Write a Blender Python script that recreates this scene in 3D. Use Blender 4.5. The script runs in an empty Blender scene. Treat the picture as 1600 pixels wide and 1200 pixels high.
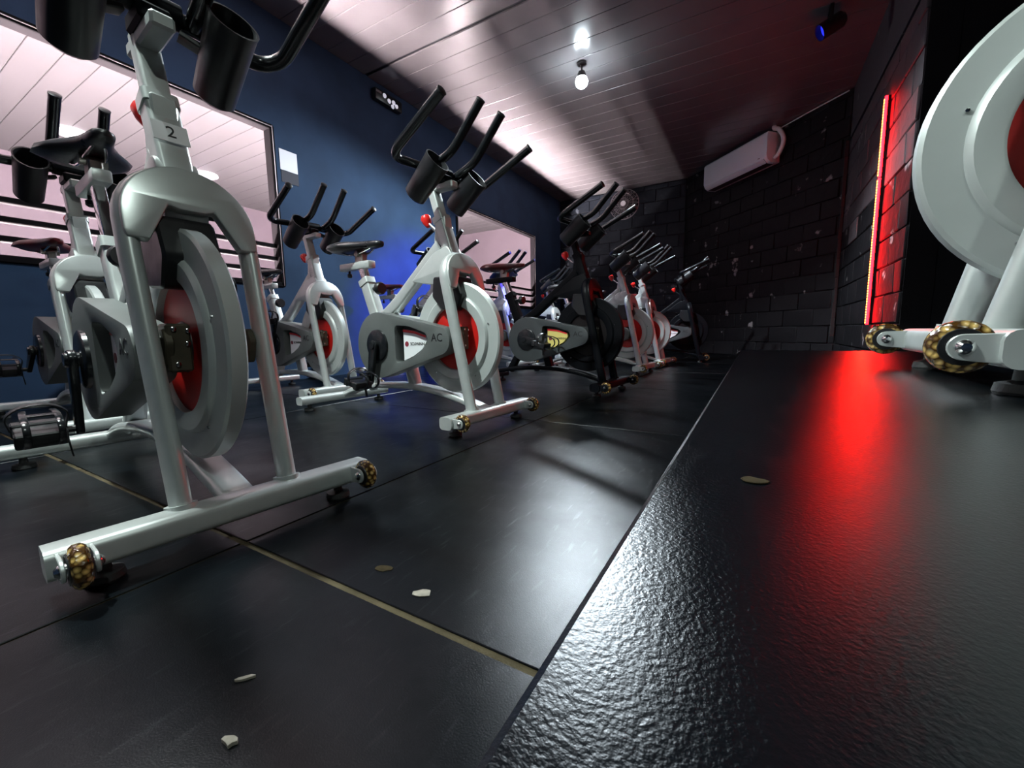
import bpy, bmesh, math, random
from mathutils import Vector, Matrix
random.seed(7)
PI = math.pi
scene = bpy.context.scene
C = scene.collection

# ---------------------------------------------------------------- camera
CAM_Z = 0.38
F_PX, YAW, PITCH, ROLL = 647.03, 0.52917, 0.124297, 0.014867
cy, sy, cp, sp = math.cos(YAW), math.sin(YAW), math.cos(PITCH), math.sin(PITCH)
fw = Vector((-sy*cp, cy*cp, -sp)); rt = Vector((cy, sy, 0)); dn = fw.cross(rt)
r2 = math.cos(ROLL)*rt + math.sin(ROLL)*dn
d2 = -math.sin(ROLL)*rt + math.cos(ROLL)*dn
cam_data = bpy.data.cameras.new('camera'); cam = bpy.data.objects.new('camera', cam_data); C.objects.link(cam)
cam_data.sensor_width = 36; cam_data.lens = F_PX/1600*36; cam_data.clip_start = .01
m3 = Matrix((r2, -d2, -fw)).transposed()
cam.matrix_world = Matrix.Translation((0, 0, CAM_Z)) @ m3.to_4x4()
scene.camera = cam
# ---------------------------------------------------------------- world, exposure
w = bpy.data.worlds.new('world'); scene.world = w; w.use_nodes = True
bg = w.node_tree.nodes['Background']; bg.inputs[0].default_value = (.35, .4, .6, 1); bg.inputs[1].default_value = .004
scene.view_settings.view_transform = 'Standard'
scene.view_settings.look = 'None'
scene.view_settings.exposure = 0.0
scene.view_settings.gamma = 1
scene.view_settings.use_curve_mapping = False

# room layout (metres; floor z = 0, X right, Y along the room)
CEIL = 2.88; XL = -3.40; YB = 7.77; PLAT = 0.294; XP = -0.045; YP = 1.95
W_BOT, W_TOP = 0.79, 2.03

# ---------------------------------------------------------------- lights of the room, plus two unseen added spots
def spot(name, loc, target, power, color, angle, blend=.4, radius=.04):
    l = bpy.data.lights.new(name, 'SPOT'); l.energy = power; l.color = color
    l.spot_size = math.radians(angle); l.spot_blend = blend; l.shadow_soft_size = radius
    o = bpy.data.objects.new(name, l); C.objects.link(o); o.location = loc
    o.rotation_euler = (Vector(target)-Vector(loc)).to_track_quat('-Z', 'Y').to_euler()
    return o
LAMP = (-1.53, 4.0, 2.74)
spot('ceiling_spot_light', (LAMP[0], LAMP[1], LAMP[2]-.10), (-1.5, 3.3, 0), 600, (.80, .92, 1.0), 150, .35, .045)
ADDED_LAMP2 = (1.0, -.30, 2.70)
spot('rear_spot_light', (ADDED_LAMP2[0], ADDED_LAMP2[1], ADDED_LAMP2[2]-.10), (-.60, .5, .3), 75, (.86, 1.0, .93), 100, .6, .05)  # unseen lamp, added to light the bike fronts
ADDED_LAMP3 = (-1.60, .10, 2.70)
spot('row_spot_light', (ADDED_LAMP3[0], ADDED_LAMP3[1], ADDED_LAMP3[2]-.10), (-.75, .85, 0), 420, (.86, 1.0, .96), 82, .6, .045)  # unseen lamp above the row, added to light the near bikes
BLUE = (.39, 4.39, 2.74)
spot('blue_par_light', (BLUE[0]-.10, BLUE[1]-.02, BLUE[2]-.06), (-3.4, 3.65, .60), 2900, (.02, .01, 1.0), 27, .8, .04)

# ---------------------------------------------------------------- materials
MATS = {}
def nodes(m): return m.node_tree.nodes, m.node_tree.links
def mat(name, color, rough=.5, metal=0, spec=.5, noise=0, nscale=8, rnoise=0, bump=0, bscale=60, color2=None, emit=None, estr=0, trans=0, coat=0):
    m = bpy.data.materials.new(name); m.use_nodes = True
    N, L = nodes(m); b = N['Principled BSDF']
    b.inputs['Base Color'].default_value = (*color, 1); b.inputs['Roughness'].default_value = rough
    b.inputs['Metallic'].default_value = metal; b.inputs['Specular IOR Level'].default_value = spec
    b.inputs['Transmission Weight'].default_value = trans; b.inputs['Coat Weight'].default_value = coat
    if emit: b.inputs['Emission Color'].default_value = (*emit, 1); b.inputs['Emission Strength'].default_value = estr
    tc = N.new('ShaderNodeTexCoord')
    if noise or rnoise:
        n = N.new('ShaderNodeTexNoise'); n.inputs['Scale'].default_value = nscale; n.inputs['Detail'].default_value = 6
        L.new(tc.outputs['Object'], n.inputs['Vector'])
        if noise:
            c2 = color2 or tuple(c*(1-noise) for c in color)
            mx = N.new('ShaderNodeMix'); mx.data_type = 'RGBA'
            r = N.new('ShaderNodeMapRange'); r.inputs[1].default_value = .35; r.inputs[2].default_value = .68
            L.new(n.outputs['Fac'], r.inputs[0]); L.new(r.outputs[0], mx.inputs[0])
            mx.inputs[6].default_value = (*color, 1); mx.inputs[7].default_value = (*c2, 1)
            L.new(mx.outputs[2], b.inputs['Base Color'])
        if rnoise:
            r = N.new('ShaderNodeMapRange'); r.inputs[1].default_value = .3; r.inputs[2].default_value = .7
            r.inputs[3].default_value = max(.03, rough-rnoise); r.inputs[4].default_value = rough+rnoise
            L.new(n.outputs['Fac'], r.inputs[0]); L.new(r.outputs[0], b.inputs['Roughness'])
    if bump:
        n2 = N.new('ShaderNodeTexNoise'); n2.inputs['Scale'].default_value = bscale; n2.inputs['Detail'].default_value = 4
        L.new(tc.outputs['Object'], n2.inputs['Vector'])
        bp = N.new('ShaderNodeBump'); bp.inputs['Strength'].default_value = bump; bp.inputs['Distance'].default_value = .004
        L.new(n2.outputs['Fac'], bp.inputs['Height']); L.new(bp.outputs[0], b.inputs['Normal'])
    MATS[name] = m
    return m
mat('silver', (.60, .63, .62), .34, .45, noise=.12, nscale=14, rnoise=.06)
mat('ring', (.50, .53, .52), .38, .25, noise=.08, nscale=9, rnoise=.05)
mat('guard', (.115, .125, .122), .42, .1, noise=.12, nscale=12, bump=.04, bscale=200)
mat('red_disc', (.62, .012, .008), .38, 0, noise=.2, nscale=6)
mat('black_plastic', (.012, .012, .014), .38, 0, noise=.3, nscale=20, rnoise=.08)
mat('black_gloss', (.010, .011, .013), .2, 0, rnoise=.06, nscale=15)
mat('rubber', (.014, .014, .015), .65, 0, bump=.2, bscale=150)
mat('saddle_black', (.016, .016, .018), .33, 0, bump=.1, bscale=180, rnoise=.08)
mat('saddle_red', (.16, .012, .014), .35, 0, noise=.6, nscale=9, color2=(.03, .008, .01))
mat('chrome', (.8, .8, .8), .14, 1)
mat('steel', (.45, .42, .38), .3, .9, noise=.3, nscale=20)
mat('red_knob', (.75, .02, .015), .3, 0)
mat('label_white', (.82, .83, .85), .4)
mat('label_yellow', (.85, .70, .22), .4)  # white label with its yellow light put into the colour
mat('label_red', (.75, .02, .03), .4)
mat('ink', (.01, .01, .012), .5)
mat('emblem', (.25, .03, .05), .4)
mat('bracket_brown', (.10, .085, .06), .5, .5, noise=.4, nscale=30)
mat('black_paint', (.003, .0034, .005), .42, 0, spec=.12, rnoise=.06)  # true black on stage and clamp; silhouette tone on the swapped bikes
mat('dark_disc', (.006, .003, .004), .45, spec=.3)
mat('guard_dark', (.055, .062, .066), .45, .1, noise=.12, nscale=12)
m = mat('amber', (.34, .17, .025), .22, 0, coat=.5)
N, L = nodes(m); b = N['Principled BSDF']
v = N.new('ShaderNodeTexVoronoi'); v.inputs['Scale'].default_value = 105
tc = N.new('ShaderNodeTexCoord'); L.new(tc.outputs['Object'], v.inputs['Vector'])
cr = N.new('ShaderNodeValToRGB'); cr.color_ramp.elements[0].color = (.75, .50, .16, 1); cr.color_ramp.elements[1].color = (.06, .025, .004, 1)
cr.color_ramp.elements[0].position = .12; cr.color_ramp.elements[1].position = .55
L.new(v.outputs['Distance'], cr.inputs[0]); L.new(cr.outputs[0], b.inputs['Base Color'])
bp = N.new('ShaderNodeBump'); bp.inputs['Strength'].default_value = .8; bp.inputs['Distance'].default_value = .004
L.new(v.outputs['Distance'], bp.inputs['Height']); L.new(bp.outputs[0], b.inputs['Normal'])

def floor_mat(name, base, worn, rough, spec=.5, streak=.15, ior=1.5):
    """black rubber sheet: pores, scuffs and scratches"""
    m = mat(name, base, rough, spec=spec); N, L = nodes(m); b = N['Principled BSDF']
    g = N.new('ShaderNodeNewGeometry')
    n1 = N.new('ShaderNodeTexNoise'); n1.inputs['Scale'].default_value = 2.3; n1.inputs['Detail'].default_value = 8; n1.inputs['Roughness'].default_value = .65
    mp = N.new('ShaderNodeMapping'); mp.inputs['Scale'].default_value = (14, 2.2, 5); mp.inputs['Rotation'].default_value = (0, 0, .5)
    n2 = N.new('ShaderNodeTexNoise'); n2.inputs['Scale'].default_value = 7; n2.inputs['Detail'].default_value = 8
    n3 = N.new('ShaderNodeTexNoise'); n3.inputs['Scale'].default_value = 560; n3.inputs['Detail'].default_value = 2
    L.new(g.outputs['Position'], n1.inputs['Vector']); L.new(g.outputs['Position'], mp.inputs['Vector'])
    L.new(mp.outputs[0], n2.inputs['Vector']); L.new(g.outputs['Position'], n3.inputs['Vector'])
    r1 = N.new('ShaderNodeMapRange'); r1.inputs[1].default_value = .35; r1.inputs[2].default_value = .75
    L.new(n1.outputs['Fac'], r1.inputs[0])
    r2_ = N.new('ShaderNodeMapRange'); r2_.inputs[1].default_value = .6; r2_.inputs[2].default_value = .82
    L.new(n2.outputs['Fac'], r2_.inputs[0])
    ad = N.new('ShaderNodeMath'); ad.operation = 'ADD'; L.new(r1.outputs[0], ad.inputs[0]); L.new(r2_.outputs[0], ad.inputs[1])
    mx = N.new('ShaderNodeMix'); mx.data_type = 'RGBA'; mx.clamp_factor = True
    L.new(ad.outputs[0], mx.inputs[0]); mx.inputs[6].default_value = (*base, 1); mx.inputs[7].default_value = (*worn, 1)
    L.new(mx.outputs[2], b.inputs['Base Color'])
    rr = N.new('ShaderNodeMapRange'); rr.inputs[3].default_value = rough-.03; rr.inputs[4].default_value = rough+.04
    L.new(n2.outputs['Fac'], rr.inputs[0]); L.new(rr.outputs[0], b.inputs['Roughness'])
    a2 = N.new('ShaderNodeMath'); a2.operation = 'MULTIPLY_ADD'; a2.inputs[1].default_value = streak
    L.new(n2.outputs['Fac'], a2.inputs[0]); L.new(n3.outputs['Fac'], a2.inputs[2])
    bp = N.new('ShaderNodeBump'); bp.inputs['Strength'].default_value = .22; bp.inputs['Distance'].default_value = .0008
    L.new(a2.outputs[0], bp.inputs['Height'])
    # diffuse rubber under a Beckmann gloss, weighted by Fresnel
    df = N.new('ShaderNodeBsdfDiffuse'); gl = N.new('ShaderNodeBsdfGlossy'); gl.distribution = 'BECKMANN'
    gm = N.new('ShaderNodeMapRange'); gm.inputs[2].default_value = 1.3; gm.inputs[3].default_value = spec*1.3; gm.inputs[4].default_value = min(1, spec*2.6)
    L.new(ad.outputs[0], gm.inputs[0]); L.new(gm.outputs[0], gl.inputs['Color']); L.new(rr.outputs[0], gl.inputs['Roughness'])
    L.new(mx.outputs[2], df.inputs['Color']); fr = N.new('ShaderNodeFresnel'); fr.inputs['IOR'].default_value = ior
    ms = N.new('ShaderNodeMixShader'); L.new(fr.outputs[0], ms.inputs[0]); L.new(df.outputs[0], ms.inputs[1]); L.new(gl.outputs[0], ms.inputs[2])
    for nd in (df, gl, fr): L.new(bp.outputs[0], nd.inputs['Normal'])
    L.new(ms.outputs[0], N['Material Output'].inputs['Surface']); N.remove(b)
    return m
floor_mat('mat_rubber', (.0022, .0032, .0040), (.0060, .0075, .0095), .325, .33, .10)
floor_mat('stage_rubber', (.0018, .0026, .0038), (.0045, .0058, .0075), .32, .75, .05, 1.65)
mat('subfloor', (.085, .068, .040), .9, spec=.1, noise=.5, nscale=14, bump=.4, bscale=60)
mat('navy_wall', (.026, .054, .108), .75, spec=.15, noise=.25, nscale=3, bump=.12, bscale=35)
mat('black_trim', (.012, .012, .016), .5)
mat('slat_dark', (.006, .005, .006), .8, spec=.08, noise=.3, nscale=10)
mat('frame_metal', (.30, .26, .27), .35, .6)
mat('ceiling_pvc', (.165, .155, .160), .22, noise=.12, nscale=3)
mat('hall_ceiling', (.035, .0325, .034), .5, noise=.05, nscale=2)
mat('hall_wall', (.056, .041, .050), .7, noise=.15, nscale=2.5)
mat('hall_floor', (.03, .027, .027), .5, noise=.1, nscale=3)
mat('mortar', (.006, .006, .008), .9, bump=.3)
mat('ac_white', (.80, .82, .85), .35)
mat('ac_dark', (.03, .03, .035), .5)
mat('hose_white', (.78, .76, .74), .5, bump=.2, bscale=120)
mat('paper', (.80, .80, .84), .6)
mat('pocket', (.035, .035, .05), .6, spec=.2)
mat('bulb', (1, 1, 1), .3, emit=(.80, .93, 1), estr=150)
mat('bulb_side', (1, 1, 1), .3, emit=(.88, 1, .95), estr=15)
mat('blue_lens', (.02, .02, .6), .2, emit=(.02, .03, 1), estr=1.5)
mat('lamp_lens', (.9, .9, .95), .12, 0, emit=(.85, .85, 1), estr=.5)
mat('globe', (1, 1, 1), .4, emit=(1, .92, .95), estr=6)
mat('globe_violet', (1, 1, 1), .4, emit=(.80, .70, 1), estr=6)
mat('bar_diffuser', (1, 1, 1), .4, emit=(1, .85, .87), estr=500)  # glow of the added hallway fill bars
mat('led_red', (.6, .01, .03), .4, emit=(1, .0014, .0028), estr=75)
mat('led_core', (1, .3, .1), .4, emit=(1, .30, .05), estr=9)
mat('tan_flake', (.04, .03, .016), .9, spec=.05, noise=.4, nscale=80)
mat('flake', (.30, .27, .22), .8, noise=.4, nscale=80)

def block_mat(name, base, chip, sc):
    m = mat(name, base, .6, spec=.18); N, L = nodes(m); b = N['Principled BSDF']
    g = N.new('ShaderNodeNewGeometry')
    n = N.new('ShaderNodeTexNoise'); n.inputs['Scale'].default_value = sc; n.inputs['Detail'].default_value = 5
    L.new(g.outputs['Position'], n.inputs['Vector'])
    r = N.new('ShaderNodeMapRange'); r.inputs[1].default_value = .665; r.inputs[2].default_value = .70
    L.new(n.outputs['Fac'], r.inputs[0])
    mx = N.new('ShaderNodeMix'); mx.data_type = 'RGBA'; L.new(r.outputs[0], mx.inputs[0])
    mx.inputs[6].default_value = (*base, 1); mx.inputs[7].default_value = (*chip, 1); L.new(mx.outputs[2], b.inputs['Base Color'])
    n2 = N.new('ShaderNodeTexNoise'); n2.inputs['Scale'].default_value = 14; n2.inputs['Detail'].default_value = 7
    L.new(g.outputs['Position'], n2.inputs['Vector'])
    bp = N.new('ShaderNodeBump'); bp.inputs['Strength'].default_value = .55; bp.inputs['Distance'].default_value = .012
    L.new(n2.outputs['Fac'], bp.inputs['Height']); L.new(bp.outputs[0], b.inputs['Normal'])
block_mat('block_black', (.008, .0075, .009), (.28, .26, .26), 5.5)
block_mat('block_teal', (.008, .012, .018), (.10, .12, .14), 6)
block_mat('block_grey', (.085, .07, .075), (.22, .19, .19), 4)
block_mat('peeled', (.03, .025, .026), (.8, .76, .76), 9)

# ---------------------------------------------------------------- mesh helpers
def obj(name, bm, m, parent=None, angle=35):
    me = bpy.data.meshes.new(name)
    bmesh.ops.recalc_face_normals(bm, faces=bm.faces)
    bm.to_mesh(me); bm.free()
    for p in me.polygons: p.use_smooth = True
    me.set_sharp_from_angle(angle=math.radians(angle))
    me.materials.append(MATS[m])
    o = bpy.data.objects.new(name, me); C.objects.link(o)
    if parent: o.parent = parent
    return o
def thing(name, label, cat, loc=(0, 0, 0), rz=0, group=None):
    o = bpy.data.objects.new(name, None); C.objects.link(o); o.empty_display_size = .1
    o.location = loc; o.rotation_euler = (0, 0, rz)
    return tag(o, label, cat, group)
def tag(o, label, cat, group=None):
    o['label'] = label; o['category'] = cat
    if group: o['group'] = group
    return o
def struct(o): o['kind'] = 'structure'; return o
def circ(r, n=14): return [(r*math.cos(2*PI*i/n), r*math.sin(2*PI*i/n)) for i in range(n)]
def oval(a, b, n=18): return [(a*math.cos(2*PI*i/n), b*math.sin(2*PI*i/n)) for i in range(n)]
def rrect(w, h, r, n=4):
    pts = []
    for cx, cz, a0 in ((w/2-r, h/2-r, 0), (-w/2+r, h/2-r, PI/2), (-w/2+r, -h/2+r, PI), (w/2-r, -h/2+r, 1.5*PI)):
        for i in range(n+1):
            a = a0+PI/2*i/n; pts.append((cx+r*math.cos(a), cz+r*math.sin(a)))
    return pts
def fillet(pts, r, n=6):
    pts = [Vector(p) for p in pts]; out = [pts[0]]
    for i in range(1, len(pts)-1):
        a, b_, c = pts[i-1], pts[i], pts[i+1]
        d1 = (a-b_); d2_ = (c-b_); k = min(r, d1.length*.48, d2_.length*.48)
        p0 = b_+d1.normalized()*k; p1 = b_+d2_.normalized()*k
        for j in range(n+1):
            t = j/n; out.append((1-t)**2*p0+2*t*(1-t)*b_+t*t*p1)
    out.append(pts[-1]); return out
def spline(pts, n=6):
    P = [Vector(p) for p in pts]; P = [2*P[0]-P[1]]+P+[2*P[-1]-P[-2]]; out = []
    for i in range(1, len(P)-2):
        for j in range(n):
            t = j/n
            out.append(.5*((2*P[i])+(-P[i-1]+P[i+1])*t+(2*P[i-1]-5*P[i]+4*P[i+1]-P[i+2])*t*t+(-P[i-1]+3*P[i]-3*P[i+1]+P[i+2])*t**3))
    out.append(P[-2]); return out
def sweep(bm, pts, prof, side=None, scales=None):
    """sweep a closed profile along points; profile (a,b): a along 'side', b along the other normal"""
    pts = [Vector(p) for p in pts]; rings = []; prev = None
    for i, p in enumerate(pts):
        t = (pts[min(i+1, len(pts)-1)]-pts[max(i-1, 0)]).normalized()
        if side is not None: s = Vector(side); s = (s-t*s.dot(t)).normalized()
        else:
            s = prev if prev is not None else (Vector((0, 0, 1)) if abs(t.z) < .9 else Vector((1, 0, 0)))
            s = (s-t*s.dot(t)).normalized(); prev = s
        u = t.cross(s); k = scales[i] if scales else 1
        rings.append([bm.verts.new(p+s*a*k+u*b_*k) for a, b_ in prof])
    n = len(prof)
    for i in range(len(rings)-1):
        for j in range(n): bm.faces.new((rings[i][j], rings[i][(j+1) % n], rings[i+1][(j+1) % n], rings[i+1][j]))
    bm.faces.new(rings[0][::-1]); bm.faces.new(rings[-1])
    return bm
def BM(): return bmesh.new()
def box(bm, lo, hi, bev=0, seg=2, M=None):
    vs = [bm.verts.new((x, y, z)) for x in (lo[0], hi[0]) for y in (lo[1], hi[1]) for z in (lo[2], hi[2])]
    fs = [bm.faces.new([vs[i] for i in f]) for f in ((0, 1, 3, 2), (4, 6, 7, 5), (0, 4, 5, 1), (2, 3, 7, 6), (0, 2, 6, 4), (1, 5, 7, 3))]
    geom_v = vs
    if bev:
        es = list({e for f in fs for e in f.edges})
        r = bmesh.ops.bevel(bm, geom=es, offset=bev, segments=seg, affect='EDGES', profile=.5)
        geom_v = list({v for f in r['faces'] for v in f.verts} | {v for v in vs if v.is_valid})
    if M is not None: bmesh.ops.transform(bm, matrix=M, verts=[v for v in geom_v if v.is_valid])
    return bm
def lathe(bm, prof, axis='Y', c=(0, 0, 0), n=40, closed=False):
    """profile of (r, h) about an axis through c"""
    rings = []
    for r, h in prof:
        if r < 1e-5: rings.append(None)
        else: rings.append(r)
    V_ = []
    for (r, h) in prof:
        cnt = 1 if r < 1e-5 else n; ring = []
        for i in range(cnt):
            a = 2*PI*i/n; u, v_ = r*math.cos(a), r*math.sin(a)
            p = {'Y': (u, h, v_), 'Z': (u, v_, h), 'X': (h, u, v_)}[axis]
            ring.append(bm.verts.new((p[0]+c[0], p[1]+c[1], p[2]+c[2])))
        V_.append(ring)
    pairs = list(zip(V_[:-1], V_[1:]))
    if closed: pairs.append((V_[-1], V_[0]))
    for A, B in pairs:
        for i in range(n):
            a0, a1 = A[i % len(A)], A[(i+1) % len(A)]; b0, b1 = B[i % len(B)], B[(i+1) % len(B)]
            f = []
            for q in (a0, a1, b1, b0):
                if q not in f: f.append(q)
            if len(f) > 2: bm.faces.new(f)
    return bm
def prism(bm, poly, d0, d1, hole=None, bev=0, seg=2, conv=None):
    """polygon(s) in a plane extruded from d0 to d1; conv maps (a, b, d) to xyz"""
    conv = conv or (lambda a, b_, d: (a, d, b_))
    loops = [poly]+([hole] if hole else []); edges = []
    for lp in loops:
        vs = [bm.verts.new(conv(a, b_, d0)) for a, b_ in lp]
        edges += [bm.edges.new((vs[i], vs[(i+1) % len(vs)])) for i in range(len(vs))]
    if hole: fs = [g for g in bmesh.ops.triangle_fill(bm, edges=edges, use_beauty=True)['geom'] if isinstance(g, bmesh.types.BMFace)]
    else: fs = [bm.faces.new(vs)]
    r = bmesh.ops.extrude_face_region(bm, geom=fs)
    nv = [g for g in r['geom'] if isinstance(g, bmesh.types.BMVert)]
    off = Vector(conv(0, 0, d1))-Vector(conv(0, 0, d0))
    bmesh.ops.translate(bm, verts=nv, vec=off)
    if bev:
        bm.normal_update(); allv = {v_ for e in edges if e.is_valid for v_ in e.verts} | set(nv)
        es = [e for e in bm.edges if e.verts[0] in allv and e.verts[1] in allv and len(e.link_faces) == 2 and e.calc_face_angle(0) > 1.0]
        bmesh.ops.bevel(bm, geom=es, offset=bev, segments=seg, affect='EDGES', profile=.5, clamp_overlap=True)
    return bm
def hull2(c0, r0, c1, r1, n=22):
    """outline of two discs joined by tangents (teardrop)"""
    d = math.hypot(c1[0]-c0[0], c1[1]-c0[1]); a = math.atan2(c1[1]-c0[1], c1[0]-c0[0]); b_ = math.acos((r0-r1)/d)
    out = []
    for i in range(n+1):
        t = a+b_+(2*PI-2*b_)*i/n; out.append((c0[0]+r0*math.cos(t), c0[1]+r0*math.sin(t)))
    for i in range(n//2+1):
        t = a-b_+2*b_*i/(n//2); out.append((c1[0]+r1*math.cos(t), c1[1]+r1*math.sin(t)))
    return out
def round_poly(pts, r, n=5):
    out = []; k = len(pts)
    for i in range(k):
        a, b_, c = Vector(pts[i-1]), Vector(pts[i]), Vector(pts[(i+1) % k])
        q = min(r, (a-b_).length*.45, (c-b_).length*.45)
        p0 = b_+(a-b_).normalized()*q; p1 = b_+(c-b_).normalized()*q
        for j in range(n+1):
            t = j/n; v_ = (1-t)**2*p0+2*t*(1-t)*b_+t*t*p1; out.append((v_.x, v_.y))
    return out
def text_obj(name, s, size, m, parent, M, depth=.0006):
    cu = bpy.data.curves.new('txt', 'FONT'); cu.body = s; cu.size = size; cu.extrude = depth; cu.resolution_u = 3
    cu.align_x = 'CENTER'; cu.align_y = 'CENTER'
    o = bpy.data.objects.new('txt', cu); C.objects.link(o); bpy.context.view_layer.update()
    me = bpy.data.meshes.new_from_object(o.evaluated_get(bpy.context.evaluated_depsgraph_get()))
    bpy.data.objects.remove(o); me.transform(M); me.materials.clear(); me.materials.append(MATS[m]); me.name = name
    t = bpy.data.objects.new(name, me); C.objects.link(t); t.parent = parent
    return t

# ================================================================ SETTING
# ---- floor with rubber mats
bm = BM(); box(bm, (XL-.2, -2.8, -.12), (2.3, YB+.2, -.003)); floor = struct(obj('floor', bm, 'subfloor'))
xs = [XL, -3.2, -2.0, -.8, .4, 1.6, 2.1]; ys = [-2.6, -2.03, -.83, .375, 1.57, 2.77, 3.97, 5.17, 6.37, 7.57, YB]
for i in range(len(xs)-1):
    for j in range(len(ys)-1):
        gl = .0055 if abs(ys[j]-.375) < .01 else .003; gh = .0055 if abs(ys[j+1]-.375) < .01 else .003; g = .003
        bm = BM(); box(bm, (xs[i]+g, ys[j]+gl, -.003), (xs[i+1]-g, ys[j+1]-gh, 0), .001, 1)
        obj('rubber_mat', bm, 'mat_rubber', floor, 5)
# ---- ceiling of planks
bm = BM(); box(bm, (XL-.2, -2.8, CEIL+.012), (2.3, YB+.2, CEIL+.12)); ceiling = struct(obj('ceiling', bm, 'black_trim'))
y = 3.08-.2125*28; k = 0
while y < YB+.1:
    g0 = .016 if abs(y-3.08) < .01 else .002; g1 = .016 if abs(y+.2125-3.08) < .01 else .002
    a, b_ = max(y+g0, -2.6), min(y+.2125-g1, YB)
    if b_-a > .02:
        bm = BM(); box(bm, (XL, a, CEIL), (2.1, b_, CEIL+.014), .004, 2); obj('ceiling_plank', bm, 'ceiling_pvc', ceiling, 5)
    y += .2125
# ---- left wall with two window openings
W1, W2 = (-1.6, 2.09), (4.45, 6.66)
bm = BM(); T = .07
def wl(y0, y1, z0, z1): box(bm, (XL-T, y0, z0), (XL, y1, z1))
wl(-2.8, YB+.2, 0, W_BOT); wl(-2.8, YB+.2, W_TOP, CEIL+.012)
for a, b_ in ((-2.8, W1[0]), (W1[1], W2[0]), (W2[1], YB+.2)): wl(a, b_, W_BOT, W_TOP)
struct(obj('wall_left', bm, 'navy_wall'))
for wi, (a, b_) in enumerate((W1, W2)):
    bm = BM(); t = .028
    for lo, hi in (((a-.005, W_TOP-t), (b_+.005, W_TOP+.01)), ((a-.005, W_BOT-.01), (b_+.005, W_BOT+t)), ((a-.01, W_BOT), (a+t, W_TOP)), ((b_-t, W_BOT), (b_+.01, W_TOP))):
        box(bm, (XL-.07, lo[0], lo[1]), (XL+.015, hi[0], hi[1]), .004, 1)
    fr = struct(obj(f'window_{wi+1}', bm, 'slat_dark'))
    bm = BM()
    box(bm, (XL+.015, b_-.012, W_BOT), (XL+.021, b_-.006, W_TOP), .001, 1); box(bm, (XL+.015, a, W_TOP-.012), (XL+.021, b_-.006, W_TOP-.006), .001, 1)
    obj('frame_bead', bm, 'frame_metal', fr)
    for z in (1.105, 1.005, .905):
        bm = BM(); box(bm, (XL-.060, a+t, z-.016), (XL-.01, b_-t, z+.016), .004, 1); obj('slat', bm, 'slat_dark', fr)
# ---- hallway beyond the windows
HX, HY0, HY1, HC = -7.68, -3.5, 7.85, 2.58
bm = BM(); box(bm, (HX-.1, HY0, -.1), (XL-T, HY1, 0)); struct(obj('floor_hallway', bm, 'hall_floor'))
bm = BM(); box(bm, (HX-.1, HY0, HC+.012), (XL-T, HY1, HC+.1)); hc = struct(obj('ceiling_hallway', bm, 'hall_wall'))
y = HY0
while y < HY1-.05:
    bm = BM(); box(bm, (HX, y+.002, HC), (XL-T, min(y+.198, HY1), HC+.014), .003, 1); obj('ceiling_plank', bm, 'hall_ceiling', hc, 5); y += .2
bm = BM(); box(bm, (HX-.1, HY0, 0), (HX, HY1, HC)); struct(obj('wall_hallway', bm, 'hall_wall'))
bm = BM(); box(bm, (HX-.1, HY1, 0), (XL-T, HY1+.1, HC)); struct(obj('wall_hallway_end', bm, 'hall_wall'))
bm = BM(); box(bm, (HX-.1, HY0-.1, 0), (XL-T, HY0, HC)); struct(obj('wall_hallway_near', bm, 'hall_wall'))
# ---- block walls
def block_wall(name, a, b_, z0, z1, m, depth=.15, bw=.40, bh=.20, base='mortar', m2=None, zs=9):
    a, b_ = Vector((*a, 0)), Vector((*b_, 0)); u = (b_-a).normalized(); Ln = (b_-a).length
    n = Vector((u.y, -u.x, 0))            # towards the room when a->b runs with the room on its right
    ang = math.atan2(u.y, u.x)
    bm = BM(); box(bm, (0, .012, z0), (Ln, depth, z1)); root = struct(obj(name, bm, base)); root.location = a; root.rotation_euler = (0, 0, ang)
    vars_ = {}
    rows = int(math.ceil((z1-z0)/bh-.01))
    for r in range(rows):
        x = -bw/2 if r % 2 else 0
        zz0, zz1 = z0+r*bh, min(z0+(r+1)*bh, z1)
        while x < Ln-.01:
            x0, x1 = max(x, 0), min(x+bw, Ln)
            if x1-x0 > .03:
                key = (round(x1-x0, 2), round(zz1-zz0, 2), random.randint(0, 1))
                if key not in vars_:
                    bm = BM(); g = .004; dz = random.uniform(-.002, .002)
                    box(bm, (g, 0, g), (key[0]-g, .03, key[1]-g), .006, 1)
                    for v_ in bm.verts:
                        if v_.co.y < .01: v_.co += Vector((random.uniform(-.002, .002), random.uniform(-.003, .003)+dz, random.uniform(-.002, .002)))
                    o = obj('block', bm, m, root); vars_[key] = o.data
                else:
                    o = bpy.data.objects.new('block', vars_[key]); C.objects.link(o); o.parent = root
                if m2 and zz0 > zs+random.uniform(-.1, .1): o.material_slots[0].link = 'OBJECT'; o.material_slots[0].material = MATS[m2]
                o.location = (x0, random.uniform(-.004, .003), zz0); o.rotation_euler = (random.uniform(-.006, .006), 0, random.uniform(-.006, .006))
            x += bw
    return root
CR = (.77, 5.87); CB = (-1.11, YB)
block_wall('wall_back', (XL, YB), CB, 0, CEIL, 'block_teal')
block_wall('wall_diagonal', CB, CR, 0, CEIL, 'block_black')
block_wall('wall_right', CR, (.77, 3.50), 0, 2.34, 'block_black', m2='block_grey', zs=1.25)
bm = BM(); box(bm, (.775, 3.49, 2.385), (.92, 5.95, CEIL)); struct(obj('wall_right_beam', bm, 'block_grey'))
bm = BM(); box(bm, (.80, 3.50, 2.34), (.92, 5.87, 2.385)); struct(obj('trim_1', bm, 'black_trim'))
bm = BM(); box(bm, (.925, 3.50, 0), (2.2, 3.60, CEIL)); struct(obj('wall_recess', bm, 'mortar'))
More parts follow.
